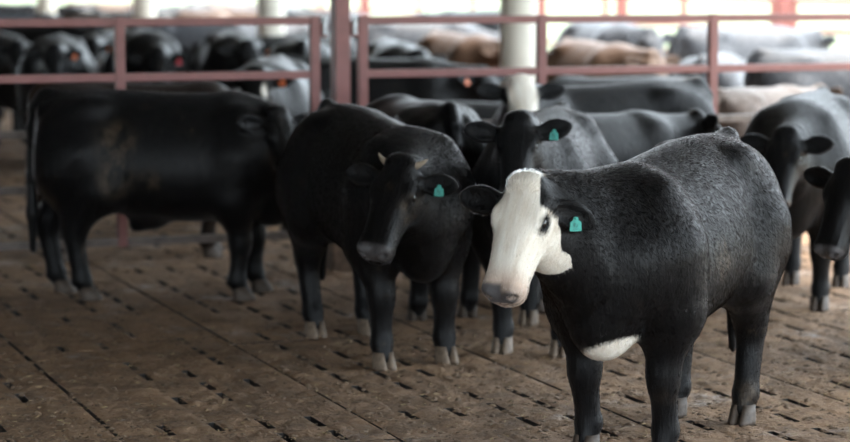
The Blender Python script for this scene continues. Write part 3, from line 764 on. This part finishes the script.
# cattle behind the fence: a few poses, copied
me, inf = build_cow_mesh('cow_body', (.95, .05, 1.17, 5, 50, 0), None, [(.0, 0), (.05, 0), (.03, 0), (-.05, 0)], cell=.026, hcell=.013); UP = (me, inf)
me, inf = build_cow_mesh('cow_body', (.98, -.02, .88, -4, 55, 0), None, [(.04, 0), (-.05, 0), (.03, 0), (-.06, 0)], cell=.026, hcell=.013); LOW = (me, inf)
me, inf = build_cow_mesh('cow_body', (.86, .2, 1.15, 50, 45, 0), None, [(.04, 0), (-.05, 0), (.03, 0), (-.06, 0)], cell=.026, hcell=.013); LOOK = (me, inf)
me, inf = build_cow_mesh('cow_body', (.92, 0, 1.20, 4, 42, 0), 'spots', [(.04, 0), (-.05, 0), (.03, 0), (-.06, 0)], cell=.026, hcell=.010, ears=((.2, 0), (.2, 0))); SPOT = (me, inf)
me, inf = build_cow_mesh('cow_body', (.86, -.2, 1.15, -50, 45, 0), None, [(.04, 0), (-.05, 0), (.03, 0), (-.06, 0)], cell=.026, hcell=.013); LOOKR = (me, inf)
def wx(px, d): return (px - 425) * (d * .994 + .15) / FPX
BACK = [  # pose, photo column, distance, heading, scale, coat, label, tags
 (LOW, 150, 15.45, 18, .97, 'brown', 'dark brown cow with lowered head along the fence behind the bull', None),
 (SPOT, 270, 17.2, -92, 1.04, 'black', 'black cow with white forehead marks and orange tag behind the fence', [(1, 'orange', False)]),
 (AWAY, 500, 16.4, 14, .82, 'black', 'low black cow just behind the fence, between red post and white-blazed cow', None),
 (UP, 57, 23.3, -85, 1.05, 'charcoal', 'charcoal cow with orange tag in the crowd above the bull\'s rump', [(1, 'orange', False)]),
 (UP, 6, 25.6, -75, 1.02, 'charcoal', 'untagged charcoal cow at the crowd\'s end beyond the bull\'s rump', None),
 (UP, 108, 25.8, -95, 1.04, 'black', 'black cow with orange tag facing the fence beside the panel upright', [(1, 'orange', False)]),
 (FRONTC, 147, 23.2, -78, 1.1, 'black', 'black cow with red tag facing the fence, above the dark brown cow', [(1, 'red', False)]),
 (UP, 233, 23.4, -80, 1.08, 'charcoal', 'charcoal cow with orange tag facing the fence, above the brown cow\'s head', [(1, 'orange', False)]),
 (LOOK, 275, 25.3, 195, 1.02, 'black', 'black cow with red tag looking over behind the forehead-marked cow', [(1, 'red', False)]),
 (LOW, 300, 21.1, 95, 1.08, 'black', 'large black cow turned away beside the red post', None),
 (UP, 396, 22.3, -80, 1.03, 'black', 'black cow with red tag facing the fence past the post', [(-1, 'red', False)]),
 (LOOKR, 378, 19.0, 0, 1.0, 'black', 'black cow side-on with orange tag behind the fence', [(-1, 'orange', False)]),
 (UP, 462, 24.0, -68, 1.06, 'tan', 'tan-backed cow with dark head before the thick column', None),
 (SIDE, 420, 28.2, 10, 1.12, 'grey', 'long grey cow side-on beyond the tan-backed cow', None),
 (LOW, 328, 27.2, 100, 1.0, 'black', 'black cow turned away behind the red post', None),
 (UP, 606, 25.4, -72, 1.14, 'grey', 'large grey cow at the open yard with raised head', None),
 (UP, 599, 21.0, -70, 1.06, 'tan', 'tan-shouldered cow before the large grey cow', None),
 (UP, 743, 24.1, 33, 1.12, 'grey', 'long grey cow with raised head by the yard fence', None),
 (LOW, 714, 19.9, 75, 1.0, 'grey', 'pale-backed cow turned away before the long grey cow', None),
 (LOW, 851, 18.7, 8, 1.06, 'grey', 'broad grey cow just behind the fence, before the long grey cow', None),
 (AWAY, 762, 17.1, 52, .88, 'taupe', 'small taupe cow with ears up just behind the fence', None),
 (LOW, 612, 18.2, 172, .90, 'charcoal', 'low charcoal cow behind the white-blazed cow\'s back', None),
 (SIDE, 40, 29.6, 172, 1.05, 'black', 'black cow far down the shed with orange tag', [(-1, 'orange', False)]),
 (SIDE, 200, 29.4, 8, 1.07, 'grey', 'grey cow side-on far down the shed, beyond the crowd behind the bull', None),
 (UP, 112, 32.0, -30, 1.08, 'tan', 'tan cow far down the shed before the slender column', None),
 (LOW, 272, 32.2, 30, 1.05, 'grey', 'grey cow with lowered head beyond the second column', None),
 (SIDE, 20, 35.2, 10, 1.08, 'grey', 'grey cow side-on far down the shed before the slender column', None),
 (LOW, 205, 35.6, -60, 1.1, 'tan', 'tan cow with lowered head far down the shed', None),
 (SIDE, 125, 38.4, 185, 1.08, 'charcoal', 'charcoal cow side-on far down the shed among the columns', None),
 (UP, 248, 38.2, -20, 1.08, 'tan', 'tan cow with raised head far down the shed near the second column', None),
 (SIDE, 8, 46.5, 8, 1.1, 'grey', 'faint grey cow in daylight past the slender column', None),
 (UP, 52, 43.0, 175, 1.1, 'charcoal', 'faint charcoal cow in daylight beside the slender column', None),
 (LOW, 112, 45.0, 15, 1.12, 'tan', 'faint tan cow in daylight past the slender column', None),
 (SIDE, 165, 42.6, 190, 1.1, 'grey', 'faint grey cow in daylight between two cream columns', None),
 (UP, 234, 44.2, 10, 1.12, 'taupe', 'faint taupe cow in daylight between two cream columns', None),
 (LOW, 262, 40.5, 170, 1.1, 'grey', 'faint grey cow with lowered head in daylight by the second column', None),
 (SIDE, 322, 37.0, 5, 1.1, 'charcoal', 'faint charcoal cow side-on in daylight behind the red post', None),
 (SIDE, 385, 32.0, 5, 1.1, 'grey', 'distant grey cow beyond the red post', None),
 (UP, 470, 34.0, 130, 1.14, 'charcoal', 'charcoal cow in daylight looking over the tan-backed cow', None),
]
for pose, px, d, hd, sc, ct, lab, tg in BACK:
    place_cow(pose[0], pose[1], Vector((wx(px, d), d, 0)), R_(hd), sc, M[ct], lab, G_BACK, tags=tg, hoof=d < 20, eyes=d < 27)

# ------------------------------------------------------------------ litter on the floor
def scatter(name, n, gen, mat, label, seed):
    r = random.Random(seed); vs, fs = [], []
    for _ in range(n):
        d = 8.2 + 9.5 * r.random() ** 1.5; px = r.uniform(-30, 880); x = wx(px, d); v, f = gen(r); o = len(vs)
        vs += [(x + a, d + b_, c) for a, b_, c in v]; fs += [tuple(i + o for i in q) for q in f]
    me = bpy.data.meshes.new(name); me.from_pydata(vs, [], fs); me.update()
    o = link(name, me, mat); o['kind'] = 'stuff'; o['label'] = label; o['category'] = name.split('_')[-1]
    return o
def clod(r):
    s = .004 + .013 * r.random() ** 3; a0 = r.random() * 6; v = [(0, 0, s * r.uniform(.5, .9))]
    for k, (rad, z) in enumerate(((.7, .35), (1.1, -.1))):
        for i in range(5):
            a = a0 + i * 1.2566 + k * .6; q = s * rad * r.uniform(.7, 1.3); v.append((q * math.cos(a) * 1.3, q * math.sin(a), s * z))
    f = [(0, 1 + i, 1 + (i + 1) % 5) for i in range(5)]
    for i in range(5): f += [(1 + i, 6 + i, 1 + (i + 1) % 5), (1 + (i + 1) % 5, 6 + i, 6 + (i + 1) % 5)]
    return v, f
def straw(r):
    l = .003 + .014 * r.random() ** 3; a = r.random() * 6.28; w = .0016; c, s = math.cos(a), math.sin(a); z = .006; t = r.uniform(-.3, .3) * l
    p = [(-l, -w, 0), (l, -w, t), (l, w, t), (-l, w, 0)]
    v = [(x * c - y * s, x * s + y * c, z + max(0, h)) for x, y, h in p] + [(x * c - y * s, x * s + y * c, z + .002 + max(0, h)) for x, y, h in p]
    return v, [(3, 2, 1, 0), (4, 5, 6, 7), (0, 1, 5, 4), (1, 2, 6, 5), (2, 3, 7, 6), (3, 0, 4, 7)]
scatter('dung_crumbs', 14000, clod, M['clod'], 'dark crumbs of dung trodden over the slotted floor', 3)
scatter('straw_bits', 1500, straw, M['straw'], 'pale bits of straw scattered over the floor', 4)
